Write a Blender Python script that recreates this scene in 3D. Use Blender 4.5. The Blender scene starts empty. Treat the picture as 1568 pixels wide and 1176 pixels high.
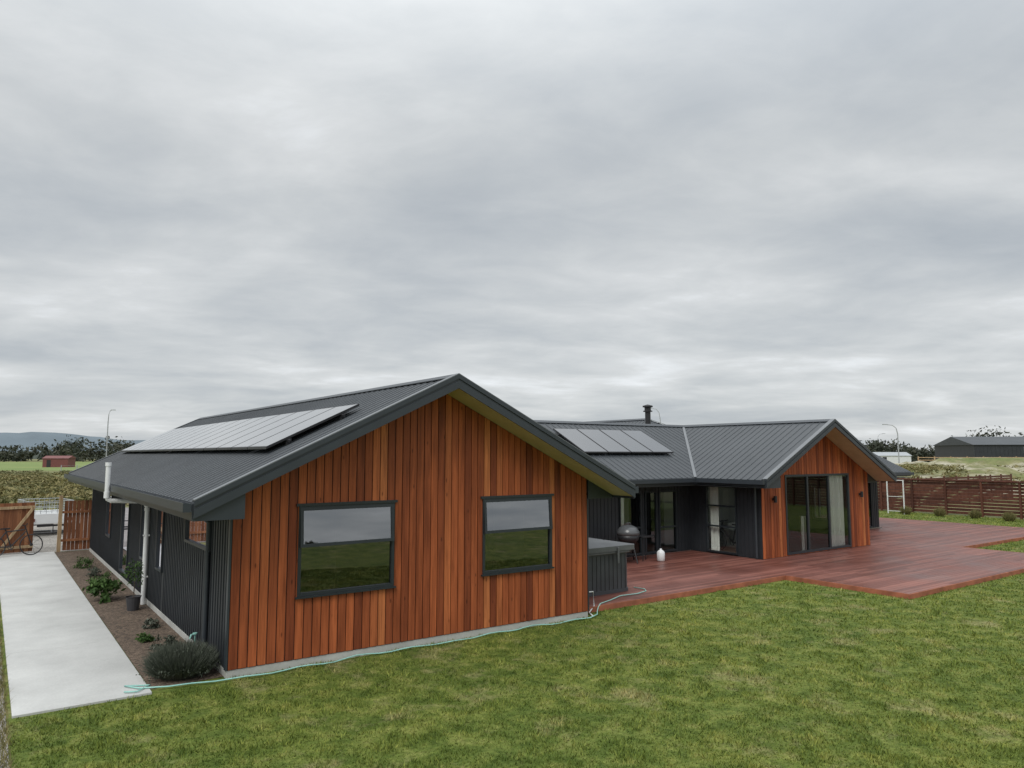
import bpy, bmesh, math, random
import numpy as np
from mathutils import Vector, Matrix, noise
random.seed(7); rng=np.random.default_rng(7)
scene=bpy.context.scene
scene.view_settings.view_transform='Standard'; scene.view_settings.look='None'; scene.view_settings.exposure=0
H=3.3
A=(-4.211,11.13); ANG=math.atan2(.583,.8125)
M=Matrix.Translation((A[0],A[1],0))@Matrix.Rotation(ANG,4,'Z')
CU,SU=math.cos(ANG),math.sin(ANG)

# ---------------------------------------------------------------- materials
def newmat(name):
    m=bpy.data.materials.new(name); m.use_nodes=True
    nt=m.node_tree; nt.nodes.clear()
    out=nt.nodes.new('ShaderNodeOutputMaterial'); b=nt.nodes.new('ShaderNodeBsdfPrincipled')
    nt.links.new(b.outputs[0],out.inputs[0]); return m,nt,b
def N(nt,t,**k):
    n=nt.nodes.new(t)
    for a,v in k.items(): setattr(n,a,v)
    return n
def coords(nt,scale=(1,1,1),kind='Object'):
    tc=N(nt,'ShaderNodeTexCoord'); mp=N(nt,'ShaderNodeMapping'); mp.inputs['Scale'].default_value=scale
    nt.links.new(tc.outputs[kind],mp.inputs[0]); return mp.outputs[0]
def noise_n(nt,vec,scale,detail=4,rough=.55,dist=0):
    n=N(nt,'ShaderNodeTexNoise'); n.inputs['Scale'].default_value=scale; n.inputs['Detail'].default_value=detail
    n.inputs['Roughness'].default_value=rough; n.inputs['Distortion'].default_value=dist
    nt.links.new(vec,n.inputs['Vector']); return n.outputs['Fac']
def ramp(nt,fac,stops):
    r=N(nt,'ShaderNodeValToRGB'); cr=r.color_ramp
    while len(cr.elements)<len(stops): cr.elements.new(.5)
    for e,(p,c) in zip(cr.elements,stops):
        e.position=p; e.color=(c[0],c[1],c[2],1)
    nt.links.new(fac,r.inputs[0]); return r.outputs[0]
def mixc(nt,fac,c1,c2,mode='MIX'):
    m=N(nt,'ShaderNodeMix',data_type='RGBA',blend_type=mode)
    for i,x in ((0,fac),(6,c1),(7,c2)):
        if hasattr(x,'node'): nt.links.new(x,m.inputs[i])
        elif isinstance(x,(int,float)): m.inputs[i].default_value=x
        else: m.inputs[i].default_value=(*x,1)
    return m.outputs[2]
def math_n(nt,op,a,b=0.0):
    m=N(nt,'ShaderNodeMath',operation=op)
    for i,x in ((0,a),(1,b)):
        if hasattr(x,'node'): nt.links.new(x,m.inputs[i])
        else: m.inputs[i].default_value=x
    return m.outputs[0]
def bump(nt,bsdf,h,strength=.3,dist=.02):
    b=N(nt,'ShaderNodeBump'); b.inputs['Strength'].default_value=strength; b.inputs['Distance'].default_value=dist
    nt.links.new(h,b.inputs['Height']); nt.links.new(b.outputs[0],bsdf.inputs['Normal'])
def attr(nt,name='rnd'):
    a=N(nt,'ShaderNodeAttribute'); a.attribute_name=name; return a.outputs['Fac']
def simple(name,col,rough=.6,metal=0,var=.15,scale=3,spec=.5):
    m,nt,b=newmat(name)
    n=noise_n(nt,coords(nt),scale,5)
    c=ramp(nt,n,[(.3,[x*(1-var) for x in col]),(.7,[min(1,x*(1+var)) for x in col])])
    nt.links.new(c,b.inputs['Base Color']); b.inputs['Roughness'].default_value=rough
    b.inputs['Metallic'].default_value=metal; b.inputs['Specular IOR Level'].default_value=spec
    return m

def cedar(name,dark,mid,light,rough=.62):
    m,nt,b=newmat(name)
    r=attr(nt)
    tc=N(nt,'ShaderNodeTexCoord'); cb=N(nt,'ShaderNodeCombineXYZ')
    off=math_n(nt,'MULTIPLY',r,37.0)
    nt.links.new(off,cb.inputs[2])
    ad=N(nt,'ShaderNodeVectorMath',operation='ADD'); nt.links.new(tc.outputs['Object'],ad.inputs[0]); nt.links.new(cb.outputs[0],ad.inputs[1])
    mp=N(nt,'ShaderNodeMapping'); mp.inputs['Scale'].default_value=(26,26,1.3); nt.links.new(ad.outputs[0],mp.inputs[0])
    g=noise_n(nt,mp.outputs[0],1.0,6,.62,.6)
    mp2=N(nt,'ShaderNodeMapping'); mp2.inputs['Scale'].default_value=(5,5,.7); nt.links.new(ad.outputs[0],mp2.inputs[0])
    g2=noise_n(nt,mp2.outputs[0],1.0,3,.5)
    base=ramp(nt,r,[(0.0,dark),(.38,mid),(.72,[x*1.18 for x in mid]),(1.0,light)])
    grain=ramp(nt,g,[(.3,(.55,.5,.46)),(.62,(1.12,1.12,1.12))])
    c=mixc(nt,.85,base,grain,'MULTIPLY')
    cl=ramp(nt,g2,[(.3,(.68,.63,.6)),(.7,(1.22,1.22,1.2))])
    c=mixc(nt,.8,c,cl,'MULTIPLY')
    vo=N(nt,'ShaderNodeTexVoronoi'); vo.inputs['Scale'].default_value=1.0
    mp3=N(nt,'ShaderNodeMapping'); mp3.inputs['Scale'].default_value=(6,6,2.2); nt.links.new(ad.outputs[0],mp3.inputs[0]); nt.links.new(mp3.outputs[0],vo.inputs['Vector'])
    kn=ramp(nt,vo.outputs['Distance'],[(.05,(.3,.25,.22)),(.11,(1,1,1))])
    c=mixc(nt,.8,c,kn,'MULTIPLY')
    nt.links.new(c,b.inputs['Base Color']); b.inputs['Roughness'].default_value=rough; b.inputs['Specular IOR Level'].default_value=.3
    bump(nt,b,g,.35,.004)
    return m
M_CEDAR=cedar('cedar_boards',(.18,.042,.016),(.365,.098,.033),(.58,.21,.075))
M_FENCE=cedar('stained_fence_timber',(.06,.022,.016),(.10,.038,.026),(.15,.06,.04))
M_GATE=cedar('gate_timber',(.18,.07,.035),(.26,.11,.055),(.34,.16,.08))
M_PALE=cedar('pale_timber',(.35,.25,.15),(.45,.33,.2),(.5,.4,.26))

def deckmat():
    m,nt,b=newmat('oiled_deck_boards')
    r=attr(nt)
    g=noise_n(nt,coords(nt,(.8,30,30)),1.5,5,.6)
    w=noise_n(nt,coords(nt),.55,4,.6)
    base=ramp(nt,r,[(0,(.135,.047,.034)),(.5,(.185,.067,.049)),(1,(.25,.099,.073))])
    c=mixc(nt,.7,base,ramp(nt,g,[(.3,(.65,.62,.6)),(.7,(1.12,1.12,1.12))]),'MULTIPLY')
    c=mixc(nt,.6,c,ramp(nt,w,[(.35,(.72,.7,.7)),(.65,(1.2,1.2,1.22))]),'MULTIPLY')
    nt.links.new(c,b.inputs['Base Color'])
    rr=ramp(nt,w,[(.35,(.36,)*3),(.65,(.6,)*3)]); nt.links.new(rr,b.inputs['Roughness'])
    bump(nt,b,g,.25,.004)
    return m
M_DECK=deckmat()
M_DECKSIDE=simple('deck_fascia_timber',(.33,.11,.06),.6,var=.3,scale=4)

def metalroof():
    m,nt,b=newmat('roofing_steel')
    n=noise_n(nt,coords(nt),.6,5,.6); n2=noise_n(nt,coords(nt,(1,1,1)),9,4,.6)
    c=mixc(nt,.5,ramp(nt,n,[(.3,(.034,.040,.046)),(.7,(.050,.057,.064))]),ramp(nt,n2,[(.35,(.8,.8,.8)),(.7,(1.15,1.15,1.15))]),'MULTIPLY')
    nt.links.new(c,b.inputs['Base Color']); b.inputs['Roughness'].default_value=.42; b.inputs['Specular IOR Level'].default_value=.4
    return m
M_ROOF=metalroof()
M_TRIM=simple('dark_fascia',(.033,.040,.048),.4,var=.1)
M_TRIML=simple('flashing_edge',(.13,.14,.15),.35,var=.1)
M_DARKWALL=simple('dark_wall_cladding',(.026,.030,.035),.5,var=.2,scale=1.5)
M_FRAME=simple('aluminium_frame',(.022,.028,.033),.4,var=.1)
M_SOFFIT=simple('soffit_lining',(.50,.42,.26),.6,var=.08)
M_DSOFF=simple('eave_lining',(.10,.11,.12),.6,var=.08)
def concrete(name,lo,hi):
    m,nt,b=newmat(name)
    n=noise_n(nt,coords(nt),.9,6,.65); n2=noise_n(nt,coords(nt),30,3,.6)
    c=ramp(nt,n,[(.3,lo),(.7,hi)])
    c=mixc(nt,.5,c,ramp(nt,n2,[(.3,(.85,.85,.84)),(.7,(1.08,1.08,1.08))]),'MULTIPLY')
    nt.links.new(c,b.inputs['Base Color']); b.inputs['Roughness'].default_value=.85; bump(nt,b,n2,.2,.005); return m
M_CONC=concrete('concrete',(.42,.42,.405),(.56,.56,.54))
M_FOUND=concrete('foundation_concrete',(.36,.36,.34),(.55,.55,.52))
M_WHITE=simple('white_plastic',(.72,.73,.73),.35,var=.04)
M_INT=simple('interior_plaster',(.5,.51,.48),.9,var=.03)
M_FLOOR=simple('interior_floor',(.16,.14,.11),.5)
M_CURT=simple('curtain_fabric',(.88,.88,.84),.9,var=.04)
M_BLACK=simple('black_plastic',(.02,.02,.022),.45)
M_GREY=simple('grey_spa_panel',(.055,.06,.066),.5)
M_COVER=simple('spa_cover_vinyl',(.12,.125,.13),.4,var=.2)
M_STEEL=simple('stainless_steel',(.55,.56,.57),.25,metal=.9,var=.05)
M_ENAMEL=simple('grey_enamel',(.10,.105,.11),.25,var=.05)
M_TEAL=simple('garden_hose_plastic',(.30,.56,.50),.4,var=.1)
M_POT=simple('plant_pot',(.05,.05,.055),.6)
M_RED=simple('painted_red_shed',(.16,.05,.045),.6)
M_GALV=simple('galvanised_steel',(.4,.42,.43),.4,metal=.4)
def glassmat(name,boost,tint,refl):
    m=bpy.data.materials.new(name); m.use_nodes=True; nt=m.node_tree; nt.nodes.clear()
    out=N(nt,'ShaderNodeOutputMaterial'); mx=N(nt,'ShaderNodeMixShader'); tr=N(nt,'ShaderNodeBsdfTransparent'); gl=N(nt,'ShaderNodeBsdfGlossy')
    tr.inputs[0].default_value=(*tint,1); gl.inputs['Roughness'].default_value=.015; gl.inputs[0].default_value=(*refl,1)
    fr=N(nt,'ShaderNodeFresnel'); fr.inputs[0].default_value=1.5
    f=math_n(nt,'MULTIPLY_ADD',fr.outputs[0],boost); f.node.inputs[2].default_value=.03; f.node.use_clamp=True
    nt.links.new(f,mx.inputs[0]); nt.links.new(tr.outputs[0],mx.inputs[1]); nt.links.new(gl.outputs[0],mx.inputs[2]); nt.links.new(mx.outputs[0],out.inputs[0])
    return m
M_GLASS=glassmat('window_glass',1.0,(.92,.95,.93),(.93,.97,1))
M_GLASSD=glassmat('tinted_window_glass',4.0,(.3,.34,.32),(.93,.92,1))
M_GLASSU=glassmat('awning_sash_glass',6.0,(.3,.34,.32),(.93,.96,1))
def solar():
    m,nt,b=newmat('solar_glass')
    n=noise_n(nt,coords(nt),1.2,3)
    nt.links.new(ramp(nt,n,[(.3,(.012,.014,.02)),(.7,(.02,.023,.03))]),b.inputs['Base Color'])
    b.inputs['Roughness'].default_value=.12; b.inputs['Specular IOR Level'].default_value=.8
    b.inputs['Coat Weight'].default_value=1.0; b.inputs['Coat Roughness'].default_value=.1; b.inputs['Coat IOR'].default_value=1.75
    return m
M_SOLAR=solar()
M_SFRAME=simple('solar_frame',(.02,.02,.022),.4)
def leafmat(name,c0,c1,c2):
    m,nt,b=newmat(name)
    r=attr(nt); n=noise_n(nt,coords(nt),1.2,3)
    f=math_n(nt,'ADD',math_n(nt,'MULTIPLY',r,.6),math_n(nt,'MULTIPLY',n,.4))
    nt.links.new(ramp(nt,f,[(.15,c0),(.5,c1),(.85,c2)]),b.inputs['Base Color']); b.inputs['Roughness'].default_value=.7
    b.inputs['Specular IOR Level'].default_value=.2
    return m
M_LAV=leafmat('lavender_leaves',(.05,.06,.045),(.10,.115,.085),(.17,.18,.15))
M_SHRUB=leafmat('shrub_leaves',(.025,.05,.015),(.05,.10,.025),(.10,.16,.05))
M_SCRUB=leafmat('scrub_leaves',(.06,.07,.025),(.12,.12,.05),(.24,.20,.11))
M_TREE=leafmat('tree_leaves',(.03,.038,.03),(.05,.058,.04),(.09,.085,.06))
M_DRY=leafmat('dry_grass',(.09,.10,.035),(.19,.17,.07),(.30,.25,.12))
M_BARK=simple('bark',(.10,.08,.06),.9)

def lawncolor(nt,blade=False):
    v=coords(nt,(1,1,1))
    a=noise_n(nt,v,.35,4,.6,.3); b_=noise_n(nt,v,2.6,6,.72,.4); c_=noise_n(nt,v,14,4,.7)
    base=ramp(nt,b_,[(.32,(.064,.100,.018)),(.47,(.114,.155,.032)),(.58,(.174,.206,.050)),(.72,(.265,.265,.095))])
    big=ramp(nt,a,[(.3,(.76,.84,.8)),(.7,(1.22,1.13,1.12))])
    c=mixc(nt,.9,base,big,'MULTIPLY')
    dryf=ramp(nt,noise_n(nt,v,.9,6,.75,.2),[(.54,(0,0,0)),(.72,(1,1,1))])
    c=mixc(nt,math_n(nt,'MULTIPLY',dryf,.85),c,(.33,.29,.15))
    if blade:
        r=attr(nt); c=mixc(nt,.9,c,ramp(nt,r,[(0,(.6,.62,.5)),(.6,(1.08,1.08,1.0)),(1,(1.8,1.6,1.5))]),'MULTIPLY')
    else:
        c=mixc(nt,.9,c,ramp(nt,c_,[(.3,(.5,.5,.45)),(.7,(1.15,1.15,1.1))]),'MULTIPLY')
    return c,c_
def lawn(name,blade):
    m,nt,b=newmat(name); c,h=lawncolor(nt,blade); nt.links.new(c,b.inputs['Base Color']); b.inputs['Roughness'].default_value=.85
    b.inputs['Specular IOR Level'].default_value=.15
    if not blade: bump(nt,b,h,.7,.03)
    return m
M_LAWN=lawn('lawn_turf',False); M_BLADE=lawn('grass_blades',True)
def groundmat():
    m,nt,b=newmat('rough_pasture')
    v=coords(nt); a=noise_n(nt,v,.02,5,.6,.5); d=noise_n(nt,v,.35,6,.7)
    c=ramp(nt,a,[(.35,(.10,.13,.035)),(.5,(.15,.155,.055)),(.62,(.24,.20,.11))])
    c=mixc(nt,.8,c,ramp(nt,d,[(.3,(.6,.6,.55)),(.7,(1.3,1.25,1.2))]),'MULTIPLY')
    nt.links.new(c,b.inputs['Base Color']); b.inputs['Roughness'].default_value=.95; bump(nt,b,d,.6,.3); return m
M_GROUND=groundmat()
def field():
    m,nt,b=newmat('green_field'); v=coords(nt); d=noise_n(nt,v,.05,5,.7)
    nt.links.new(ramp(nt,d,[(.3,(.11,.17,.035)),(.7,(.20,.24,.07))]),b.inputs['Base Color']); b.inputs['Roughness'].default_value=.95; return m
M_FIELD=field()
def gravel(name,lo,hi,scale):
    m,nt,b=newmat(name); v=coords(nt)
    vo=N(nt,'ShaderNodeTexVoronoi'); vo.inputs['Scale'].default_value=scale; nt.links.new(v,vo.inputs['Vector'])
    sep=N(nt,'ShaderNodeSeparateColor'); nt.links.new(vo.outputs['Color'],sep.inputs[0])
    c=ramp(nt,sep.outputs[0],[(0,lo),(1,hi)])
    n=noise_n(nt,v,1.3,5,.6); c=mixc(nt,.7,c,ramp(nt,n,[(.3,(.7,.7,.68)),(.7,(1.2,1.2,1.2))]),'MULTIPLY')
    nt.links.new(c,b.inputs['Base Color']); b.inputs['Roughness'].default_value=.9
    bump(nt,b,vo.outputs['Distance'],.8,.02); return m
M_GRAVEL=gravel('gravel_stones',(.14,.13,.12),(.40,.37,.33),38)
M_MULCH=gravel('bark_mulch',(.05,.035,.025),(.22,.16,.115),32)
def sand():
    m,nt,b=newmat('sandy_bank'); v=coords(nt); n=noise_n(nt,v,.12,6,.68,.6); d=noise_n(nt,v,1.2,6,.7)
    c=ramp(nt,n,[(.40,(.13,.16,.045)),(.49,(.20,.19,.09)),(.56,(.40,.37,.29))])
    c=mixc(nt,.8,c,ramp(nt,d,[(.3,(.6,.6,.55)),(.7,(1.25,1.25,1.2))]),'MULTIPLY')
    nt.links.new(c,b.inputs['Base Color']); b.inputs['Roughness'].default_value=.95; bump(nt,b,d,.6,.3); return m
M_SAND=sand()
M_HILL=simple('haze_tinted_hills',(.13,.165,.19),.95,var=.14,scale=.01)  # blue-grey distance haze is painted into the hill base colour
M_HILL2=simple('distant_scrub',(.045,.055,.04),.95,var=.35,scale=.05)

# ---------------------------------------------------------------- mesh builder
class MB:
    def __init__(s): s.v=[];s.f=[];s.m=[];s.r=[]
    def add(s,vs,fs,mat=0,r=0.5):
        o=len(s.v); s.v+= [tuple(x) for x in vs]
        for f in fs: s.f.append(tuple(i+o for i in f)); s.m.append(mat); s.r.append(r)
    def box(s,x0,x1,y0,y1,z0,z1,mat=0,r=0.5):
        s.add([(x0,y0,z0),(x1,y0,z0),(x1,y1,z0),(x0,y1,z0),(x0,y0,z1),(x1,y0,z1),(x1,y1,z1),(x0,y1,z1)],
              [(0,3,2,1),(4,5,6,7),(0,1,5,4),(1,2,6,5),(2,3,7,6),(3,0,4,7)],mat,r)
    def prism(s,pts,vec,mat=0,r=.5):
        n=len(pts); vs=list(pts)+[(p[0]+vec[0],p[1]+vec[1],p[2]+vec[2]) for p in pts]
        fs=[tuple(range(n)),tuple(range(2*n-1,n-1,-1))]+[(i,(i+1)%n,n+(i+1)%n,n+i) for i in range(n)]
        s.add(vs,fs,mat,r)
    def tube(s,path,rad,mat=0,n=10,r=.5,caps=True):
        path=[Vector(p) for p in path]; vs=[]
        rads=rad if isinstance(rad,(list,tuple)) else [rad]*len(path)
        up=Vector((0,0,1))
        for i,p in enumerate(path):
            if i==0: d=path[1]-p
            elif i==len(path)-1: d=p-path[i-1]
            else: d=(path[i+1]-p).normalized()+(p-path[i-1]).normalized()
            d.normalize(); ref=up if abs(d.z)<.95 else Vector((1,0,0))
            a=d.cross(ref).normalized(); b=d.cross(a).normalized()
            for k in range(n):
                t=2*math.pi*k/n; vs.append(p+a*math.cos(t)*rads[i]+b*math.sin(t)*rads[i])
        fs=[]
        for i in range(len(path)-1):
            for k in range(n): fs.append((i*n+k,i*n+(k+1)%n,(i+1)*n+(k+1)%n,(i+1)*n+k))
        if caps: fs.append(tuple(range(n))); fs.append(tuple(range((len(path)-1)*n,len(path)*n)))
        s.add(vs,fs,mat,r)
    def lathe(s,c,prof,mat=0,n=20,r=.5):
        vs=[];fs=[]
        for (rad,z) in prof:
            for k in range(n):
                t=2*math.pi*k/n; vs.append((c[0]+rad*math.cos(t),c[1]+rad*math.sin(t),c[2]+z))
        for i in range(len(prof)-1):
            for k in range(n): fs.append((i*n+k,i*n+(k+1)%n,(i+1)*n+(k+1)%n,(i+1)*n+k))
        fs.append(tuple(range(n))); fs.append(tuple(range((len(prof)-1)*n,len(prof)*n)))
        s.add(vs,fs,mat,r)
    def torus(s,c,R,rr,mat=0,n=28,m=8):
        vs=[];fs=[]
        for i in range(n):
            t=2*math.pi*i/n
            for k in range(m):
                q=2*math.pi*k/m; x=(R+rr*math.cos(q))*math.cos(t); z=(R+rr*math.cos(q))*math.sin(t); y=rr*math.sin(q)
                vs.append((c[0]+x,c[1]+y,c[2]+z))
        for i in range(n):
            for k in range(m): fs.append((i*m+k,i*m+(k+1)%m,((i+1)%n)*m+(k+1)%m,((i+1)%n)*m+k))
        s.add(vs,fs,mat)
    def obj(s,name,mats,parent=None,mw=None,fix=True,smooth=False,bevel=0):
        me=bpy.data.meshes.new(name); me.from_pydata(s.v,[],s.f); 
        for m in mats: me.materials.append(m)
        me.polygons.foreach_set('material_index',s.m)
        at=me.attributes.new('rnd','FLOAT','FACE'); at.data.foreach_set('value',s.r)
        if fix:
            bm=bmesh.new(); bm.from_mesh(me); bmesh.ops.recalc_face_normals(bm,faces=bm.faces); bm.to_mesh(me); bm.free()
        if smooth: me.polygons.foreach_set('use_smooth',[True]*len(me.polygons))
        me.update()
        o=bpy.data.objects.new(name,me); scene.collection.objects.link(o)
        if parent: o.parent=parent
        else: o.matrix_world=mw if mw is not None else M
        if bevel:
            md=o.modifiers.new('bevel','BEVEL'); md.width=bevel; md.segments=2; md.limit_method='ANGLE'
        return o
def empty(name,mw=None):
    e=bpy.data.objects.new(name,None); scene.collection.objects.link(e); e.matrix_world=mw if mw is not None else M; e.empty_display_size=.3
    return e

# ---------------------------------------------------------------- roofs
def clip_line(poly,axis,val):
    o=1-axis; hits=[]
    for i in range(len(poly)):
        p,q=poly[i],poly[(i+1)%len(poly)]
        if (p[axis]-val)*(q[axis]-val)<0:
            t=(val-p[axis])/(q[axis]-p[axis]); hits.append(p[o]+t*(q[o]-p[o]))
    return (min(hits),max(hits)) if len(hits)>=2 else None
RIBH=.017
def roof_plane(mb,poly,zf,ribaxis,under=.18,spacing=.25,usemat=2):
    top=[(a,b,zf(a,b)) for a,b in poly]
    mb.prism(top,(0,0,-.03),0)
    mb.prism([(a,b,zf(a,b)-.034) for a,b in poly],(0,0,-(under-.034)),usemat)
    lo=min(p[ribaxis] for p in poly); hi=max(p[ribaxis] for p in poly)
    v=lo+spacing*.5
    while v<hi:
        h=clip_line(poly,ribaxis,v)
        if h and h[1]-h[0]>.1:
            s0,s1=h[0]+.005,h[1]-.005
            w=.022; hh=RIBH
            def P(s,d,e):
                a,b=(v+d,s) if ribaxis==0 else (s,v+d)
                return (a,b,zf(a,b)+e)
            vs=[P(s0,-w,-.002),P(s0,-w*.5,hh),P(s0,w*.5,hh),P(s0,w,-.002),P(s1,-w,-.002),P(s1,-w*.5,hh),P(s1,w*.5,hh),P(s1,w,-.002)]
            mb.add(vs,[(0,1,2,3),(7,6,5,4),(0,4,5,1),(1,5,6,2),(2,6,7,3)],0)
        v+=spacing
# ---------------------------------------------------------------- walls
def bx(mb,axis,c0,c1,s0,s1,z0,z1,mat=0,r=.5):
    c0,c1=min(c0,c1),max(c0,c1)
    if axis=='b': mb.box(s0,s1,c0,c1,z0,z1,mat,r)
    else: mb.box(c0,c1,s0,s1,z0,z1,mat,r)
def rects(s0,s1,z0,z1,ops):
    bp=sorted(set([s0,s1]+[o[0] for o in ops if s0<o[0]<s1]+[o[1] for o in ops if s0<o[1]<s1]))
    for p,q in zip(bp[:-1],bp[1:]):
        mid=(p+q)/2; iv=[(z0,z1)]
        for o in ops:
            if o[0]<=mid<=o[1]:
                n=[]
                for (c,d) in iv:
                    if o[2]>c: n.append((c,min(d,o[2])))
                    if o[3]<d: n.append((max(c,o[3]),d))
                iv=[x for x in n if x[1]-x[0]>.001]
        for (c,d) in iv: yield p,q,c,d
def wall(mb,axis,c,inward,s0,s1,z0,z1,ops=(),mat=0,thick=.12,ribs=True):
    for p,q,a,b in rects(s0,s1,z0,z1,ops): bx(mb,axis,c,c+inward*thick,p,q,a,b,mat)
    if ribs:
        s=s0+.08
        while s<s1-.04:
            for p,q,a,b in rects(s-.012,s+.012,z0+.01,z1,ops):
                if q-p>.02: bx(mb,axis,c-inward*.014,c-inward*.0005,p,q,a,b,mat)
            s+=.15
def window(fr,gl,axis,c,outw,s0,s1,z0,z1,vert=(),hor=(),fw=.05,tilt=None,gmat=0):
    o0,o1=c-outw*.05,c+outw*.045
    bx(fr,axis,o0,o1,s0,s1,z0,z0+fw); bx(fr,axis,o0,o1,s0,s1,z1-fw,z1)
    bx(fr,axis,o0,o1,s0,s0+fw,z0+fw,z1-fw); bx(fr,axis,o0,o1,s1-fw,s1,z0+fw,z1-fw)
    for s in vert: bx(fr,axis,o0+outw*.004,o1-outw*.004,s-fw*.6,s+fw*.6,z0+fw,z1-fw)
    for (za,p,q) in hor: bx(fr,axis,o0+outw*.006,o1-outw*.006,p,q,za-fw*.5,za+fw*.5)
    def pane(p,q,za,zb,t=0):
        gc=c+outw*.005
        def X(s,z,off): return (s,gc+outw*off,z) if axis=='b' else (gc+outw*off,s,z)
        gl.add([X(p,za,t),X(q,za,t),X(q,zb,0),X(p,zb,0)],[(0,1,2,3)],gmat)
    if tilt:
        zm,amt=tilt
        pane(s0+fw,s1-fw,z0+fw,zm,0)
        gc=c+outw*.03
        def Y(s,z,off): return (s,gc+outw*off,z) if axis=='b' else (gc+outw*off,s,z)
        za,zb=zm-.02,z1-.02; p,q=s0+.02,s1-.02; fwv=.05
        def off(z): return amt*(zb-z)/(zb-za)
        def bar(s_0,s_1,z_0,z_1):
            pts=[Y(s_0,z_0,off(z_0)+.02),Y(s_1,z_0,off(z_0)+.02),Y(s_1,z_1,off(z_1)+.02),Y(s_0,z_1,off(z_1)+.02)]
            vec=(0,-outw*.04,0) if axis=='b' else (-outw*.04,0,0)
            fr.prism(pts,vec)
        bar(p,q,za,za+fwv); bar(p,q,zb-fwv,zb); bar(p,p+fwv,za+fwv,zb-fwv); bar(q-fwv,q,za+fwv,zb-fwv)
        gl.add([Y(p+fwv,za+fwv,off(za+fwv)),Y(q-fwv,za+fwv,off(za+fwv)),Y(q-fwv,zb-fwv,off(zb-fwv)),Y(p+fwv,zb-fwv,off(zb-fwv))],[(0,1,2,3)],2)
    else:
        pane(s0+fw,s1-fw,z0+fw,z1-fw)
def cladding(mb,bc,a0,a1,z0,ztop,ops,pitch=.142):
    n=round((a1-a0)/pitch); pitch=(a1-a0)/n; g=.008
    for i in range(n):
        L,R=a0+i*pitch,a0+(i+1)*pitch; rv=min(1,max(0,random.betavariate(1.6,2.1))); pr=bc-.022-random.random()*.004
        bp=sorted(set([L+g,R-g]+[e for o in ops for e in o[:2] if L+g<e<R-g]))
        for p,q in zip(bp[:-1],bp[1:]):
            if q-p<.006: continue
            mid=(p+q)/2; iv=[(z0,None)]
            for o in ops:
                if o[0]<=mid<=o[1]:
                    iv=[(z0,o[2]),(o[3],None)]
            for k,(c,d) in enumerate(iv):
                zl=d if d is not None else ztop(p); zr=d if d is not None else ztop(q)
                if min(zl,zr)-c<.01: continue
                mb.prism([(p,pr,c),(q,pr,c),(q,pr,zr),(p,pr,zl)],(0,bc-.003-pr,0),0,rv)

house=empty('timber_clad_house')
RO=MB(); WL=MB(); CL=MB(); FR=MB(); GL=MB(); TR=MB(); FN=MB(); IN=MB()
R1,Z1,S1=3.55,4.67,.478
z1=lambda a,b=0: Z1-S1*abs(a-R1)
R2,Z2,S2=19.3,4.42,.5
z2=lambda a,b=0: Z2-S2*abs(a-R2)
BL=8.05
z3=lambda a,b: Z2-S2*abs(b-BL)
E0,E1,F0,F1=-.7,7.8,-.65,18.2
roof_plane(RO,[(E0,F0),(R1,F0),(R1,F1),(E0,F1)],z1,1)
roof_plane(RO,[(R1,F0),(E1,F0),(E1,4.32),(4.07,BL),(4.07,F1),(R1,F1)],z1,1)
roof_plane(RO,[(4.07,BL),(E1,11.78),(E1,F1),(4.07,F1)],z1,1)
G0,G1,GF=15.56,23.04,1.7
roof_plane(RO,[(E1,4.32),(G0,4.32),(R2,BL),(4.07,BL)],z3,0)
roof_plane(RO,[(G1,4.32),(29.6,4.32),(29.6,BL),(R2,BL)],z3,0)
roof_plane(RO,[(4.07,BL),(29.6,BL),(29.6,11.78),(E1,11.78)],z3,0)
roof_plane(RO,[(G0,GF),(G0,4.32),(R2,BL),(R2,GF)],z2,1)
roof_plane(RO,[(R2,GF),(R2,BL),(G1,4.32),(G1,GF)],z2,1)
ca_,hw=21.9,4.5; zt=4.95; sl=.5
ze=zt-sl*hw; y0,y1=9.5,18.5
ra=y0+hw
for poly,zf,ax in (([(ca_-hw,y0-1.5),(ca_,ra-1.5),(ca_,y1),(ca_-hw,y1)],lambda a,b:zt-sl*abs(a-ca_),1),
                   ([(ca_+hw,y0-1.5),(ca_,ra-1.5),(ca_,y1),(ca_+hw,y1)],lambda a,b:zt-sl*abs(a-ca_),1),
                   ([(ca_-hw,y0-1.5),(ca_,ra-1.5),(ca_+hw,y0-1.5)],lambda a,b:zt-sl*(ra-1.5-b),0)):
    roof_plane(RO,poly,zf,ax)
RO.obj('roof',[M_ROOF,M_TRIML,M_DSOFF],house)
def ridge(p,q,sl):
    p=Vector(p);q=Vector(q); d=(q-p).normalized(); n=Vector((-d.y,d.x,0))
    w=.16
    for sgn in (1,-1):
        o=n*sgn*w; dz=Vector((0,0,-w*sl)); up=Vector((0,0,.028))
        TR.prism([p+up,q+up,q+up+o+dz,p+up+o+dz],(0,0,.012),0)
ridge((R1,F0,Z1),(R1,F1,Z1),S1); ridge((R2,GF,Z2),(R2,BL,Z2),S2); ridge((4.2,BL,Z2),(29.6,BL,Z2),S2); ridge((ca_,ra-1.5,zt),(ca_,y1,zt),sl)
def strip(p,q,w,mat,h=.034):
    p=Vector(p);q=Vector(q); d=(q-p); n=Vector((-d.y,d.x,0)).normalized()*w
    TR.prism([p-n+Vector((0,0,h)),p+n+Vector((0,0,h)),q+n+Vector((0,0,h)),q-n+Vector((0,0,h))],(0,0,.006),mat)
strip((G0,4.32,z2(G0)),(R2,BL,Z2),.045,1,.03)
strip((ca_-hw,y0-1.5,ze),(ca_,ra-1.5,zt),.1,0,.03); strip((ca_+hw,y0-1.5,ze),(ca_,ra-1.5,zt),.1,0,.03)
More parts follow.
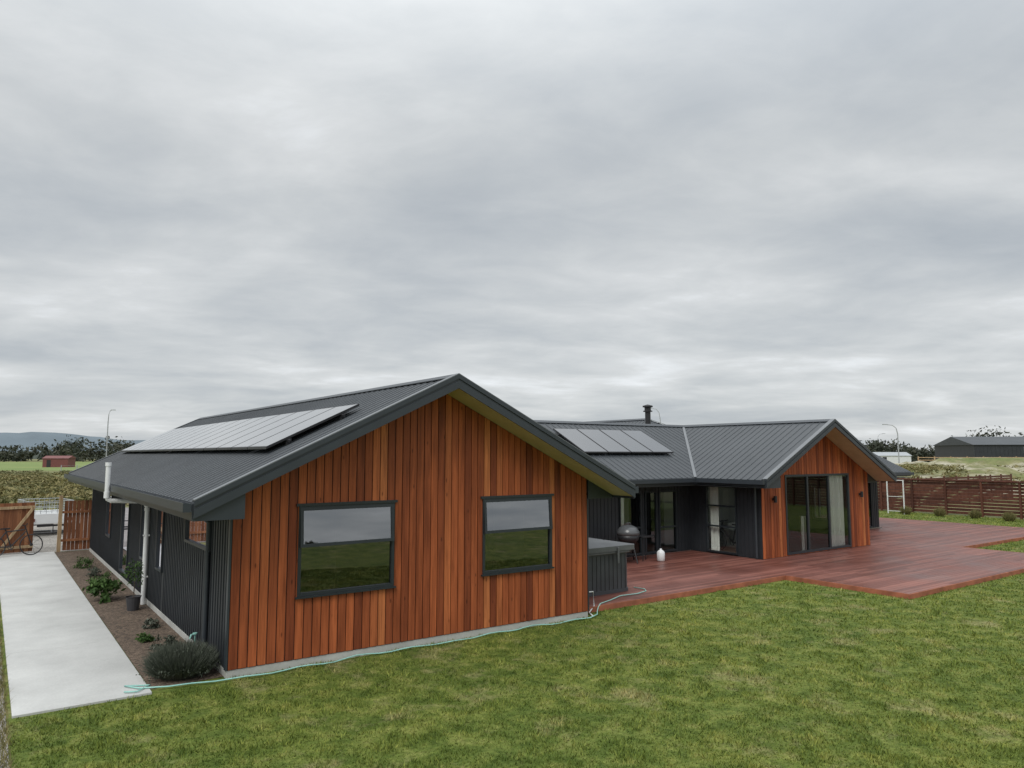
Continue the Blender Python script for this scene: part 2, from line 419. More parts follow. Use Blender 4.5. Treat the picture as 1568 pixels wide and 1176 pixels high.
def barge(aL,aR,aM,bf,zf,depth=.21,sgn=-1):
    for (p,q) in ((aL,aM),(aM,aR)):
        f=[(p,bf,zf(p)+.01),(q,bf,zf(q)+.01),(q,bf,zf(q)-depth),(p,bf,zf(p)-depth)]
        TR.prism(f,(0,sgn*.03,0),0)
        f2=[(p,bf+sgn*.031,zf(p)-depth*.45),(q,bf+sgn*.031,zf(q)-depth*.45),(q,bf+sgn*.031,zf(q)-depth-.01),(p,bf+sgn*.031,zf(p)-depth-.01)]
        TR.prism(f2,(0,sgn*.016,0),0)
        c=[(p,bf+sgn*.05,zf(p)+.042),(q,bf+sgn*.05,zf(q)+.042),(q,bf-sgn*.10,zf(q)+.042),(p,bf-sgn*.10,zf(p)+.042)]
        TR.prism(c,(0,0,-.016),1)
        c=[(p,bf+sgn*.032,zf(p)+.024),(q,bf+sgn*.032,zf(q)+.024),(q,bf+sgn*.032,zf(q)-.05),(p,bf+sgn*.032,zf(p)-.05)]
        TR.prism(c,(0,sgn*.018,0),0)
barge(E0,E1,R1,F0,z1); barge(E0,E1,R1,F1,z1,sgn=1); barge(G0,G1,R2,GF,z2)
def rsoff(aL,aR,aM,b0,b1,zf,d=.184):
    for (p,q) in ((aL,aM),(aM,aR)):
        TR.prism([(p,b0,zf(p)-d),(q,b0,zf(q)-d),(q,b1,zf(q)-d),(p,b1,zf(p)-d)],(0,0,-.012),2)
rsoff(0.0,E1-.002,R1,F0+.002,-.03,z1); rsoff(16.3,G1-.002,R2,GF+.002,2.37,z2)
TR.prism([(7.103,-.028,z1(7.103)-.2),(E1-.02,-.028,z1(E1-.02)-.2),(E1-.02,-.028,2.383),(7.103,-.028,2.383)],(0,.03,0),0)
TR.prism([(22.455,2.372,z2(22.455)-.2),(G1-.02,2.372,z2(G1-.02)-.2),(G1-.02,2.372,2.308),(22.455,2.372,2.308)],(0,.03,0),0)
def gutter(a,b0,b1,zt_,side):
    x0,x1=(a-.12,a-.002) if side<0 else (a+.002,a+.12)
    TR.box(x0,x1,b0,b1,zt_-.13,zt_-.115,0)
    TR.box(x0 if side<0 else x1-.012,x0+.012 if side<0 else x1,b0,b1,zt_-.115,zt_,0)
    TR.box(x0+.013,x1-.013,b0,b0+.01,zt_-.115,zt_-.01,0); TR.box(x0+.013,x1-.013,b1-.01,b1,zt_-.115,zt_-.01,0)
gutter(E0-.02,F0-.02,F1,z1(E0)+.0,-1); gutter(E1+.02,F0,4.2,z1(E1),1); gutter(G0-.02,GF,4.2,z2(G0),-1); gutter(G1+.02,GF,4.2,z2(G1),1)
TR.box(E0-.018,E0,F0,F1,z1(E0)-.24,z1(E0)-.02,0); TR.box(E1,E1+.018,F0,4.3,z1(E1)-.24,z1(E1)-.02,0)
TR.box(G0-.018,G0,GF,4.3,z2(G0)-.2,z2(G0)-.02,0); TR.box(G1,G1+.018,GF,4.3,z2(G1)-.2,z2(G1)-.02,0)
TR.box(E1+.02,G0-.02,4.30,4.318,2.33,2.53,0); TR.box(E1+.02,G0-.14,4.18,4.298,2.42,2.54,0)
TR.box(G1+.14,29.6,4.18,4.298,2.42,2.54,0)
TR.box(E0,-.003,F0+.01,F1-.01,2.385,2.40,3); TR.box(7.073,E1,.005,4.3,2.385,2.40,3)
TR.box(G0,16.297,GF+.01,4.3,2.31,2.325,3); TR.box(22.453,G1,2.405,4.3,2.31,2.325,3); TR.box(7.9,16.297,4.33,5.197,2.31,2.325,3); TR.box(22.46,29.6,4.33,5.497,2.31,2.325,3)
for (p,q,zf,bf,zb,dd) in ((E0,-.001,z1,F0,2.380,.60),(G0,16.299,z2,GF,2.306,.66)):
    TR.prism([(p,bf+.003,zf(p)-.19),(q,bf+.003,zf(q)-.19),(q,bf+.003,zb),(p,bf+.003,zb)],(0,dd,0),0)
# walls ------------------------------------------------------------------
W1=[(1.01,2.68,1.08,2.48),(4.49,6.13,1.10,2.48)]
WT=2.42
def gable(mb,b,a0,a1,aM,zf,dz,y,t,mat=0):
    mb.prism([(a0,y,b),(a1,y,b),(a1,y,zf(a1)-dz),(aM,y,zf(aM)-dz),(a0,y,zf(a0)-dz)],(0,t,0),mat)
for p,q,c,d in rects(0,7.07,.12,2.5,W1): WL.box(p,q,0,.12,c,d,0)
gable(WL,2.5,0,7.07,R1,z1,.19,0,.12)
gable(WL,.1,0,7.07,R1,z1,.19,17.6,.1)
side=[(1.15,3.0,1.72,2.28),(5.0,5.65,.9,2.2),(6.9,7.6,.9,2.2),(9.4,10.6,.25,2.2),(12.6,13.6,.9,2.2)]
wall(WL,'a',0,1,.121,17.6,.12,WT,side)
wall(WL,'a',7.07,-1,.121,5.2,.12,WT,[(2.0,3.6,.9,2.1)]); wall(WL,'a',7.07,-1,11,17.6,.12,WT)
lk=[(13.0,13.95,.16,2.12),(14.12,14.66,.16,2.12),(14.76,15.6,.16,2.12),(9.2,11.2,.16,2.12)]
wall(WL,'b',5.2,1,7.07,16.3,.12,2.34,lk)
wall(WL,'b',5.5,1,22.6,29,.12,2.34,[(23.4,25.4,.16,2.12),(26.6,28.4,.16,2.12)]); wall(WL,'a',29,-1,5.5,11,.12,2.34)
WL.prism([(29,5.5,2.34),(29,11,2.34),(29,BL,Z2-.25)],(-.1,0,0),0)
wall(WL,'b',11,-1,7.07,29,.12,2.34)
g2l=[(3.3,4.52,.16,2.30)]
wall(WL,'a',16.3,1,2.521,5.2,.12,2.36,g2l)
wall(WL,'a',22.45,-1,2.521,5.5,.12,2.36,[(3.3,4.5,.9,2.1)])
W2=[(17.5,21.2,.16,2.66)]
for p,q,c,d in rects(16.3,22.45,.12,2.66,W2): WL.box(p,q,2.4,2.52,c,min(d,2.42),0)
GD=.19
WL.prism([(16.3,2.4,2.42),(17.5,2.4,2.42),(17.5,2.4,z2(17.5)-GD),(16.3,2.4,z2(16.3)-GD)],(0,.12,0),0)
WL.prism([(21.2,2.4,2.42),(22.45,2.4,2.42),(22.45,2.4,z2(22.45)-GD),(21.2,2.4,z2(21.2)-GD)],(0,.12,0),0)
WL.prism([(17.5,2.4,2.66),(21.2,2.4,2.66),(21.2,2.4,z2(21.2)-GD),(R2,2.4,Z2-GD),(17.5,2.4,z2(17.5)-GD)],(0,.12,0),0)
wall(WL,'a',ca_-hw+.6,1,11,18,.12,ze-.2); wall(WL,'a',ca_+hw-.6,-1,11,18,.12,ze-.2)
WL.box(ca_-hw+.6,ca_+hw-.6,17.9,18,.12,ze-.2)
WL.obj('walls',[M_DARKWALL],house)
cladding(CL,0,0,7.07,.13,lambda a:z1(a)-.20,W1)
cladding(CL,2.4,16.3,22.45,.13,lambda a:z2(a)-.20,W2)
CL.obj('cedar_cladding',[M_CEDAR],house)
TR.box(-.035,-.003,-.03,.06,.13,2.38,0); TR.box(7.073,7.10,-.03,.06,.13,2.38,0)
for w,zm in ((W1[0],1.86),(W1[1],1.86)): window(FR,GL,'b',0,-1,*w,hor=[(zm,w[0]+.05,w[1]-.05)],tilt=(zm,.041),gmat=1)
for w in W1: FR.box(w[0]-.03,w[1]+.03,-.075,-.005,w[2]-.03,w[2]-.002); FR.box(w[0]-.045,w[1]+.045,-.06,-.027,w[3]+.002,w[3]+.045)
for w in side: window(FR,GL,'a',0,-1,*w,gmat=1)
window(FR,GL,'b',5.2,-1,*lk[0],hor=[(1.0,13.05,13.9)]); window(FR,GL,'b',5.2,-1,*lk[1]); window(FR,GL,'b',5.2,-1,*lk[2],hor=[(.95,14.81,15.55)]); window(FR,GL,'b',5.2,-1,*lk[3],vert=[10.2])
window(FR,GL,'a',16.3,-1,*g2l[0],hor=[(1.0,3.35,4.47),(1.65,3.35,4.47)])
window(FR,GL,'b',2.4,-1,*W2[0],vert=[18.72,19.95],fw=.07)
window(FR,GL,'a',22.45,1,3.3,4.5,.9,2.1); window(FR,GL,'b',5.5,-1,23.4,25.4,.16,2.12,vert=[24.4]); window(FR,GL,'b',5.5,-1,26.6,28.4,.16,2.12,vert=[27.5])
window(FR,GL,'a',7.07,1,2.0,3.6,.9,2.1)
FR.obj('window_frames',[M_FRAME],house); GL.obj('window_glass',[M_GLASS,M_GLASSD,M_GLASSU],house,fix=False)
FN.box(-.01,7.08,-.012,17.6,-.05,.119); FN.box(7.09,29,5.21,11,-.05,.118); FN.box(16.32,22.43,2.41,5.2,-.05,.117)
FN.obj('foundation',[M_FOUND],house,bevel=.004)
IN.box(.13,6.94,.13,17.5,.12,.14,1); IN.box(7.1,28.9,5.33,10.9,.12,.14,1); IN.box(16.43,22.32,2.53,5.33,.12,.14,1)
IN.box(.13,6.94,4.5,4.6,.14,2.42,0); IN.box(3.5,3.6,.13,4.5,.14,2.42,0); IN.box(16.43,22.32,6.5,6.6,.14,2.4,0); IN.box(11.9,12,5.33,10.9,.14,2.3,0); IN.box(12.1,16.2,8.0,8.1,.14,2.3,0)
IN.obj('interior',[M_INT,M_FLOOR],house)
CT=MB()
def curtain(x0,x1,y,z0,z1,axis='b'):
    n=44; vs=[];fs=[]
    for i in range(n+1):
        s=x0+(x1-x0)*i/n; off=.04*math.sin(i*1.15)+.02*math.sin(i*2.7)
        for z in (z0,z1): vs.append((s,y+off,z) if axis=='b' else (y+off,s,z))
    for i in range(n): fs.append((2*i,2*i+2,2*i+3,2*i+1))
    CT.add(vs,fs)
curtain(20.15,21.08,2.54,.17,2.6); curtain(18.6,18.95,2.56,.17,1.3)
curtain(13.05,13.35,5.36,.17,2.1); curtain(4.15,4.47,16.46,.17,2.25,'a'); 
CT.obj('curtains',[M_CURT],house,fix=False,smooth=True)
TR.obj('roof_trim_and_gutters',[M_TRIM,M_TRIML,M_SOFFIT,M_DSOFF],house)
so_=empty('sofa'); FU=MB()
FU.box(17.9,19.9,4.2,5.1,.24,.55,0); FU.box(17.9,19.9,4.9,5.15,.555,.95,0); FU.box(17.7,17.89,4.2,5.1,.14,.75,0); FU.box(19.91,20.1,4.2,5.1,.14,.75,0)
FU.box(17.95,18.88,4.22,4.88,.555,.66,0); FU.box(18.92,19.85,4.22,4.88,.555,.66,0)
FU.obj('frame_and_cushions',[M_INT],so_,bevel=.04)
# downpipes / vent
DP=MB()
DP.tube([(-.045,1.22,.1),(-.045,1.22,2.2),(-.2,1.22,2.34),(-.55,1.22,2.36),(-.70,1.22,2.5)],.04,0,12)
DP.tube([(16.2,2.55,.15),(16.2,2.55,2.32)],.04,0)
DP.obj('dark_downpipe',[M_TRIM],house,smooth=False)
DP=MB()
DP.tube([(-.89,6.6,3.13),(-.89,6.6,2.42),(-.87,6.6,2.34),(-.80,6.6,2.30),(-.25,6.6,2.27),(-.14,6.6,2.24),(-.08,6.6,2.14),(-.08,6.6,.02)],.05,0,14)
for p in ((3.13,3.05),(2.5,2.36)): DP.lathe((-.89,6.6,0),[(.052,p[1]),(.062,p[1]),(.062,p[0]),(.05,p[0])],0,16)
DP.lathe((-.08,6.6,0),[(.06,2.05),(.06,2.12)],0,16)
for z in (.6,1.5): DP.box(-.14,-.01,6.56,6.64,z,z+.03)
DP.obj('white_downpipe',[M_WHITE],house)
FL=MB(); FL.lathe((20.3,10.9,0),[(.12,3.3),(.12,5.15),(.20,5.16),(.20,5.2),(.14,5.22),(.14,5.34),(.22,5.36),(.22,5.42),(.02,5.48)],0,16); FL.box(20.0,20.6,10.6,11.2,3.1,3.35)
FL.obj('chimney_flue',[M_BLACK],house)
LT=MB()
for a in (16.85,21.85):
    LT.lathe((a,2.28,0),[(.05,1.82),(.05,2.02)],0,14); LT.box(a-.03,a+.03,2.29,2.375,1.88,1.96)
LT.obj('wall_lights',[M_BLACK],house)
def solar_arr(name,pt,nx,wid,length,gap=.03):
    e=MB()
    for i in range(nx):
        s0=i*(wid+gap); s1=s0+wid
        P=[pt(s0,0,.10),pt(s1,0,.10),pt(s1,length,.10),pt(s0,length,.10)]
        e.prism(P,(0,0,.04),0)
        b=.022
        P=[pt(s0+b,b,.1415),pt(s1-b,b,.1415),pt(s1-b,length-b,.1415),pt(s0+b,length-b,.1415)]
        e.add(P,[(0,1,2,3)],1)
    tot=nx*(wid+gap)
    for t in (length*.22,length*.8):
        P=[pt(-.12,t-.02,.055),pt(tot+.1,t-.02,.055),pt(tot+.1,t+.02,.055),pt(-.12,t+.02,.055)]
        e.prism(P,(0,0,.04),0)
        for k in range(nx+1):
            s=k*(wid+gap); P=[pt(s-.02,t-.03,.0),pt(s+.02,t-.03,.0),pt(s+.02,t+.03,.0),pt(s-.02,t+.03,.0)]
            e.prism(P,(0,0,.054),0)
    return e.obj(name,[M_SFRAME,M_SOLAR],house,fix=True)
solar_arr('solar_panels_main',lambda s,t,h:(.66+t,.62+s,z1(.66+t)+h),15,1.04,1.62)
solar_arr('solar_panels_link',lambda s,t,h:(12.05+s,5.7+t,z3(0,5.7+t)+h),4,.99,1.55)

# ---------------------------------------------------------------- deck
DK=MB(); DZ=.12
def deck_area(a0,a1,b0,b1):
    b=b0; w=.135; g=.006
    while b<b1-.02:
        e=min(b+w,b1); cuts=[a0]; x=a0+random.uniform(1.5,4.5)
        while x<a1-1: cuts.append(x); x+=random.uniform(3,5.4)
        cuts.append(a1)
        for p,q in zip(cuts[:-1],cuts[1:]): DK.box(p+.0015,q-.0015,b+g/2,e-g/2,DZ-.03,DZ+random.uniform(-.001,.001),0,random.random())
        b+=w
deck_area(7.11,16.26,.30,5.17); deck_area(16.26,22.5,.30,2.37); deck_area(22.5,34,.3,5.45); deck_area(29.05,34,5.45,8.2)
deck_area(14.3,24.5,-2.9,.30)
def fas(a0,a1,b0,b1): DK.box(a0,a1,b0,b1,-.04,DZ-.002,1)
fas(7.11,14.27,.262,.292); fas(14.262,14.292,-2.93,.262); fas(14.292,24.508,-2.938,-2.908); fas(24.508,24.538,-2.938,.262); fas(24.538,34,.262,.292); fas(34.008,34.038,.262,8.2)
DK.box(7.11,34,.35,5.1,-.03,DZ-.05,2); DK.box(14.35,24.45,-2.85,.35,-.03,DZ-.055,2)
deck=DK.obj('timber_deck',[M_DECK,M_DECKSIDE,M_BLACK])

# ---------------------------------------------------------------- spa
spa=empty('hot_tub')
def rbox(mb,a0,a1,b0,b1,z0,z1,rad,mat=0,n=5):
    pts=[]
    for cx,cy,st in ((a1-rad,b1-rad,0),(a0+rad,b1-rad,90),(a0+rad,b0+rad,180),(a1-rad,b0+rad,270)):
        for k in range(n+1):
            t=math.radians(st+90*k/n); pts.append((cx+rad*math.cos(t),cy+rad*math.sin(t),z0))
    mb.prism(pts,(0,0,z1-z0),mat)
s=MB(); rbox(s,7.42,9.4,1.12,3.1,DZ,DZ+.90,.16); rbox(s,7.40,9.42,1.10,3.12,DZ,DZ+.07,.17)
for k in range(14):
    s.box(7.58+k*.128,7.583+k*.128+.008,1.112,1.118,DZ+.09,DZ+.86,1)
    s.box(9.402,9.408,1.28+k*.128,1.29+k*.128,DZ+.09,DZ+.86,1)
s.obj('cabinet',[M_GREY,M_BLACK],spa)
s=MB(); rbox(s,7.34,9.48,1.04,3.18,DZ+.903,DZ+.95,.2); s.obj('rim',[M_COVER],spa,bevel=.015)
s=MB(); rbox(s,7.32,9.50,1.02,2.098,DZ+.953,DZ+1.08,.06); rbox(s,7.32,9.50,2.102,3.2,DZ+.953,DZ+1.08,.06)
for a in (7.9,8.9): s.box(a,a+.06,.995,1.015,DZ+.68,DZ+1.05)
s.obj('cover',[M_COVER],spa,bevel=.02)
# ---------------------------------------------------------------- kettle barbecue
bq=empty('kettle_barbecue'); s=MB(); c=(12.6,4.4,DZ+.1)
s.lathe(c,[(.05,.42),(.2,.46),(.3,.56),(.34,.70)],0,24); s.obj('bowl',[M_BLACK],bq,smooth=True)
s=MB(); s.lathe(c,[(.345,.705),(.335,.80),(.26,.92),(.12,.985),(.01,1.0)],0,24); s.tube([(12.5,4.4,DZ+1.08),(12.52,4.4,DZ+1.15),(12.68,4.4,DZ+1.15),(12.7,4.4,DZ+1.08)],.014); s.obj('lid',[M_ENAMEL],bq,smooth=True)
s=MB()
for k in range(3):
    t=k*2.094+.4; s.tube([(12.6+.2*math.cos(t),4.4+.2*math.sin(t),DZ+.6),(12.6+.42*math.cos(t),4.4+.42*math.sin(t),DZ+.02)],.018)
s.lathe((12.6,4.4,DZ),[(.26,.22),(.28,.24)],0,20); s.box(13.0,13.5,4.2,4.6,DZ+.70,DZ+.73); s.tube([(13.1,4.3,DZ),(13.1,4.3,DZ+.7)],.015); s.tube([(13.42,4.5,DZ),(13.42,4.5,DZ+.7)],.015); s.tube([(12.9,4.4,DZ+.715),(13.0,4.4,DZ+.715)],.015)
s.obj('legs_and_side_table',[M_BLACK],bq)
g=MB(); g.lathe((13.55,4.0,DZ),[(.09,0),(.12,.03),(.12,.26),(.08,.31),(.03,.34),(.03,.37)],0,18); g.obj('gas_bottle',[M_WHITE],smooth=True)
def bicycle(mw):
    e=empty('bicycle',mw); s=MB()
    for x in (-.52,.52):
        s.torus((x,0,.34),.32,.018); s.torus((x,0,.34),.03,.02)
        for k in range(10):
            t=k*math.pi/5; s.tube([(x,0,.34),(x+.31*math.cos(t),0,.34+.31*math.sin(t))],.003,0,4)
    s.obj('wheels',[M_BLACK],e,smooth=True); s=MB()
    for a,b in (((-.52,.34),(-.05,.32)),((-.05,.32),(-.2,.88)),((-.52,.34),(-.18,.8)),((-.05,.32),(.36,.78)),((-.18,.8),(.34,.84)),((.34,.95),(.52,.34))): s.tube([(a[0],0,a[1]),(b[0],0,b[1])],.02,0,8)
    s.tube([(.33,-.28,1.0),(.36,-.1,.98),(.36,.1,.98),(.33,.28,1.0)],.016,0,8); s.box(-.34,-.08,-.06,.06,.88,.92); s.torus((-.05,.03,.32),.08,.01)
    s.tube([(-.05,-.08,.2),(-.05,.08,.44)],.012,0,6); s.obj('frame_handlebar_saddle',[M_BLACK],e)
bicycle(M@Matrix.Translation((-2.2,17.2,.035))@Matrix.Rotation(math.radians(12),4,'Z')@Matrix.Rotation(math.radians(-10),4,'X'))
bicycle(M@Matrix.Translation((16.75,3.9,.14))@Matrix.Rotation(math.radians(90),4,'Z'))

# ---------------------------------------------------------------- right boundary fence
fe=empty('slat_fence'); s=MB(); fa=40.2
b=-14.0
while b<12.5:
    s.box(fa-.14,fa-.04,b-.05,b+.05,0,1.85,0,random.random()); b+=1.8
z=.08
while z<1.8:
    b=-14.0
    while b<11.5:
        s.box(fa-.035,fa-.01,b+.01,b+3.58,z,z+.14,0,random.random()); b+=3.6
    z+=.172
s.box(fa-.16,fa+.02,-14,11.5,1.852,1.89,0,.3)
s.obj('slats_and_posts',[M_FENCE],fe)
s=MB()
for k in range(10): s.box(40.2,60,11.6,11.625,.08+k*.172,.22+k*.172,0,random.random())
for k in range(12): s.box(40.2+k*1.8,40.3+k*1.8,11.63,11.72,0,1.85)
s.obj('return_slats',[M_FENCE],fe)
gt=empty('white_garden_gate'); s=MB()
for b in (9.0,9.9): s.box(38.3,38.35,b-.025,b+.025,0,1.9)
s.box(38.31,38.34,9.026,9.874,1.85,1.89); s.box(38.31,38.34,9.026,9.874,.95,.98); s.box(38.31,38.34,9.026,9.874,.15,.18)
s.obj('frame',[M_WHITE],gt)
# ---------------------------------------------------------------- ground
def sheet(name,pts,z,mat,mw=None):
    s=MB(); s.add([(x,y,z) for x,y in pts],[tuple(range(len(pts)))]); return s.obj(name,[mat],None,mw)
g=MB(); g.add([(-4000,-4000,0),(4000,-4000,0),(4000,4000,0),(-4000,4000,0)],[(0,1,2,3)]); g.obj('ground',[M_GROUND],None,Matrix.Identity(4))
sheet('lawn',[(-2.68,-60),(40.1,-60),(40.1,11.5),(-2.68,11.5)],.004,M_LAWN)
sheet('gravel_strip',[(-3.5,-60),(-2.68,-60),(-2.68,18),(-3.5,18)],.006,M_GRAVEL)
sheet('garden_bed',[(-1.0,.12),(.02,.12),(.02,17.9),(-1.0,17.9)],.012,M_MULCH)
sheet('gravel_yard',[(-9,18),(16,18.2),(16,40),(-9,40)],.006,M_GRAVEL)
s=MB(); cuts=[-.12,3.4,7.0,10.6,14.2,17.9]
for p,q in zip(cuts[:-1],cuts[1:]): s.box(-2.62,-1.02,p+.004,q-.004,-.05,.035)
s.obj('concrete_path',[M_CONC],bevel=.006)
sheet('green_field',[(-190,150),(-60,150),(-40,330),(-320,330)],.02,M_FIELD,Matrix.Identity(4))
def trimesh(name,V,rnd,mat,k):
    n=V.shape[0]
    me=bpy.data.meshes.new(name); me.vertices.add(k*n); me.vertices.foreach_set('co',V.reshape(-1))
    me.loops.add(k*n); me.loops.foreach_set('vertex_index',np.arange(k*n)); me.polygons.add(n)
    me.polygons.foreach_set('loop_start',np.arange(0,k*n,k)); me.polygons.foreach_set('loop_total',np.full(n,k))
    me.update(calc_edges=True); at=me.attributes.new('rnd','FLOAT','FACE'); at.data.foreach_set('value',rnd)
    me.materials.append(mat); o=bpy.data.objects.new(name,me); scene.collection.objects.link(o); return o
def blades(name,X,Y,h,w,mat,rnd=None):
    n=len(X); th=rng.uniform(0,2*np.pi,n); ln=rng.normal(0,.45,(n,2))*h[:,None]
    dx=np.cos(th)*w/2; dy=np.sin(th)*w/2
    V=np.zeros((n,3,3)); V[:,0]=np.c_[X-dx,Y-dy,np.full(n,.002)]; V[:,1]=np.c_[X+dx,Y+dy,np.full(n,.002)]; V[:,2]=np.c_[X+ln[:,0],Y+ln[:,1],h]
    return trimesh(name,V,rng.random(n) if rnd is None else rnd,mat,3)
def loc(X,Y):
    dx,dy=X-A[0],Y-A[1]; return dx*CU+dy*SU,-dx*SU+dy*CU
n=420000
Yr=np.exp(rng.uniform(np.log(5.0),np.log(42),n)); Xr=rng.uniform(-.78,.78,n)*Yr
a,b=loc(Xr,Yr)
ok=(a>-2.66)&(a<40)&(b<11)
ok&=~((a>-.0)&(a<7.09)&(b>-.02)); ok&=~((a>7.0)&(a<34.05)&(b>.26)); ok&=~((a>14.25)&(a<24.55)&(b>-2.95)); ok&=~((a<0.02)&(b>-.14))
a,b,Yr=a[ok],b[ok],Yr[ok]
cl=np.array([noise.noise((x*2.6,y*2.6,0))+.6*noise.noise((x*6,y*6,3)) for x,y in zip(a,b)])
hgt=rng.uniform(.014,.040,len(a))*(1+Yr/60)*np.clip(1+1.1*cl,.35,2.2)
o=blades('grass_blades',a,b,hgt,.006+.0011*Yr,M_BLADE,np.clip(rng.random(len(a))*.8+.1+.25*cl,0,1)); o.matrix_world=M
n=9000; bb=rng.uniform(-7,18,n); aa=-2.66-np.abs(rng.normal(0,.18,n))
o=blades('weeds',aa,bb,rng.uniform(.03,.12,n),np.full(n,.012),M_DRY); o.matrix_world=M
# ---------------------------------------------------------------- foliage
def foliage(name,items,mat,parent=None,mw=None):
    VV=[];RR=[]
    for (cx,cy,cz,rx,ry,rz,nc,nl,sz) in items:
        d=rng.normal(size=(nc,3)); d/=np.linalg.norm(d,axis=1)[:,None]; d*=rng.uniform(.35,1,(nc,1))**.6
        cc=d*np.array([rx,ry,rz]); cr=rng.uniform(0,1,nc)
        idx=rng.integers(0,nc,nl); p=cc[idx]+rng.normal(size=(nl,3))*np.array([rx,ry,rz])*.2+np.array([cx,cy,cz])
        p[:,2]=np.maximum(p[:,2],.02)
        u=rng.normal(size=(nl,3)); u/=np.linalg.norm(u,axis=1)[:,None]; w=rng.normal(size=(nl,3)); w=np.cross(u,w); w/=np.linalg.norm(w,axis=1)[:,None]
        s=sz*rng.uniform(.5,1.3,(nl,1))
        VV.append(np.stack([p-u*s,p+w*s*.45,p+u*s,p-w*s*.45],1)); RR.append(np.clip(cr[idx]*.6+rng.random(nl)*.4,0,1))
    o=trimesh(name,np.concatenate(VV),np.concatenate(RR),mat,4)
    if parent: o.parent=parent
    else: o.matrix_world=mw if mw is not None else M
    return o
def spiky(name,c,r,h,n,mat,w=.008):
    th=rng.uniform(0,2*np.pi,n); rr=np.sqrt(rng.random(n))*r; hh=h*rng.uniform(.5,1.05,n)*(1-.35*(rr/r)**2)
    bx_=c[0]+np.cos(th)*rr*.5; by=c[1]+np.sin(th)*rr*.5
    tx=c[0]+np.cos(th)*rr*1.0+rng.normal(0,.03,n); ty=c[1]+np.sin(th)*rr*1.0+rng.normal(0,.03,n)
    ph=rng.uniform(0,2*np.pi,n); V=np.zeros((n,4,3)); wx=np.cos(ph)*w/2; wy=np.sin(ph)*w/2
    mx,my,mz=(bx_+tx)/2,(by+ty)/2,hh*.55
    V[:,0]=np.c_[bx_,by,np.full(n,.01)]; V[:,1]=np.c_[mx+wx,my+wy,mz]; V[:,2]=np.c_[tx,ty,hh]; V[:,3]=np.c_[mx-wx,my-wy,mz]
    o=trimesh(name,V,rng.random(n),mat,4); o.matrix_world=M; return o
lv=empty('lavender_bush')
o=spiky('stems',(-.52,.55),.56,.54,6500,M_LAV,.012); o.parent=lv; o.matrix_world=M
foliage('leaves',[(-.5,.55,.2,.45,.42,.18,40,4500,.02)],M_LAV,lv)
for (a_,b_,r_,h_,m_) in ((-.45,2.3,.2,.2,M_LAV),(-.6,3.1,.14,.12,M_SHRUB),(-.35,4.1,.14,.15,M_LAV),(-.55,9.8,.26,.32,M_SHRUB),(-.5,11.6,.2,.22,M_LAV),(-.6,13.4,.25,.3,M_SHRUB)):
    foliage('garden_shrub',[(a_,b_,h_*.5,r_,r_,h_*.55,14,600,.03)],m_)
foliage('leafy_shrub',[(-.72,7.6,.25,.28,.36,.27,16,800,.06)],M_SHRUB)
for i in range(7): spiky('tussock_grass',(38.6+random.uniform(-.3,.3),9.0-i*1.7),.35,.55,600,M_DRY,.02)
pt=empty('potted_shrub'); s=MB(); s.lathe((-.35,6.1,0),[(.11,.01),(.15,.3),(.16,.3),(.14,.27)],0,16); s.obj('pot',[M_POT],pt)
s=MB(); s.tube([(-.35,6.1,.25),(-.34,6.12,.6),(-.36,6.1,.9)],[.012,.01,.006],0,6); s.obj('stem',[M_BARK],pt)
foliage('leaves',[(-.35,6.1,.75,.2,.2,.25,14,350,.03)],M_SHRUB,pt)
# hose
s=MB(); pth=[(-1.35,.02,.06),(-1.2,-.04,.055),(-1.0,.18,.05),(-1.3,.32,.055),(-1.15,.1,.055),(-.8,.0,.04),(-.5,-.04,.04),(-.2,-.14,.04)]
x=-.0
while x<7.2: pth.append((x,-.15-.04*math.sin(x*2.1)-.03*math.sin(x*5.3),.04+.012*math.sin(x*7))); x+=.2
pth+=[(7.3,-.05,.04),(7.45,.12,.04),(7.6,.25,.1),(7.75,.34,.14),(8.2,.5,.14),(8.7,.72,.14),(9.2,.68,.14),(9.6,.8,.14),(9.75,1.0,.14),(9.7,1.3,.14)]
s.tube(pth,.011,0,8); s.obj('garden_hose',[M_TEAL],smooth=True)
s=MB(); s.tube([(-.25,.95,.0),(-.25,.95,.5)],.012,0,8); s.tube([(-.25,.95,.5),(-.31,.93,.5),(-.33,.92,.44)],.014,0,8); s.lathe((-.25,.95,.5),[(.035,.0),(.035,.02)],0,8); s.obj('garden_tap',[M_TEAL])
s=MB(); s.tube([(7.12,.15,.2),(7.2,.2,.45),(7.5,.3,.42),(7.55,.32,.12),(7.3,.2,.03),(7.15,-.1,.02)],.014,0,8); s.obj('white_hose',[M_WHITE],smooth=True)

# ---------------------------------------------------------------- left boundary fence, gate
lf=empty('timber_fence'); s=MB()
for k in range(7): s.box(-.78+k*.12,-.67+k*.12,17.95,17.97,.05,1.72,0,random.random())
s.box(-.85,.0,17.9,17.949,.35,.43,0,.8); s.box(-.85,.0,17.9,17.949,1.3,1.38,0,.8); s.box(-.95,-.84,17.88,17.99,0,1.9,1,.4)
for k in range(30): s.box(-6.2+k*.12,-6.09+k*.12,18.0,18.02,.05,1.72,0,random.random())
s.box(-6.3,-2.65,17.95,17.999,.35,.43,0,.8); s.box(-6.3,-2.65,17.95,17.999,1.3,1.38,0,.8); s.box(-2.74,-2.62,17.88,18.0,0,1.85,1,.4)
s.obj('palings',[M_GATE,M_PALE],lf)
gg=empty('timber_gate',M@Matrix.Translation((-2.62,17.85,0))@Matrix.Rotation(math.radians(14),4,'Z')); s=MB()
for k in range(8): s.box(.02+k*.125,.14+k*.125,0,.02,.08,1.7,0,random.random())
for z in (.2,1.5): s.box(.0,1.02,-.045,-.002,z,z+.09,1,.5)
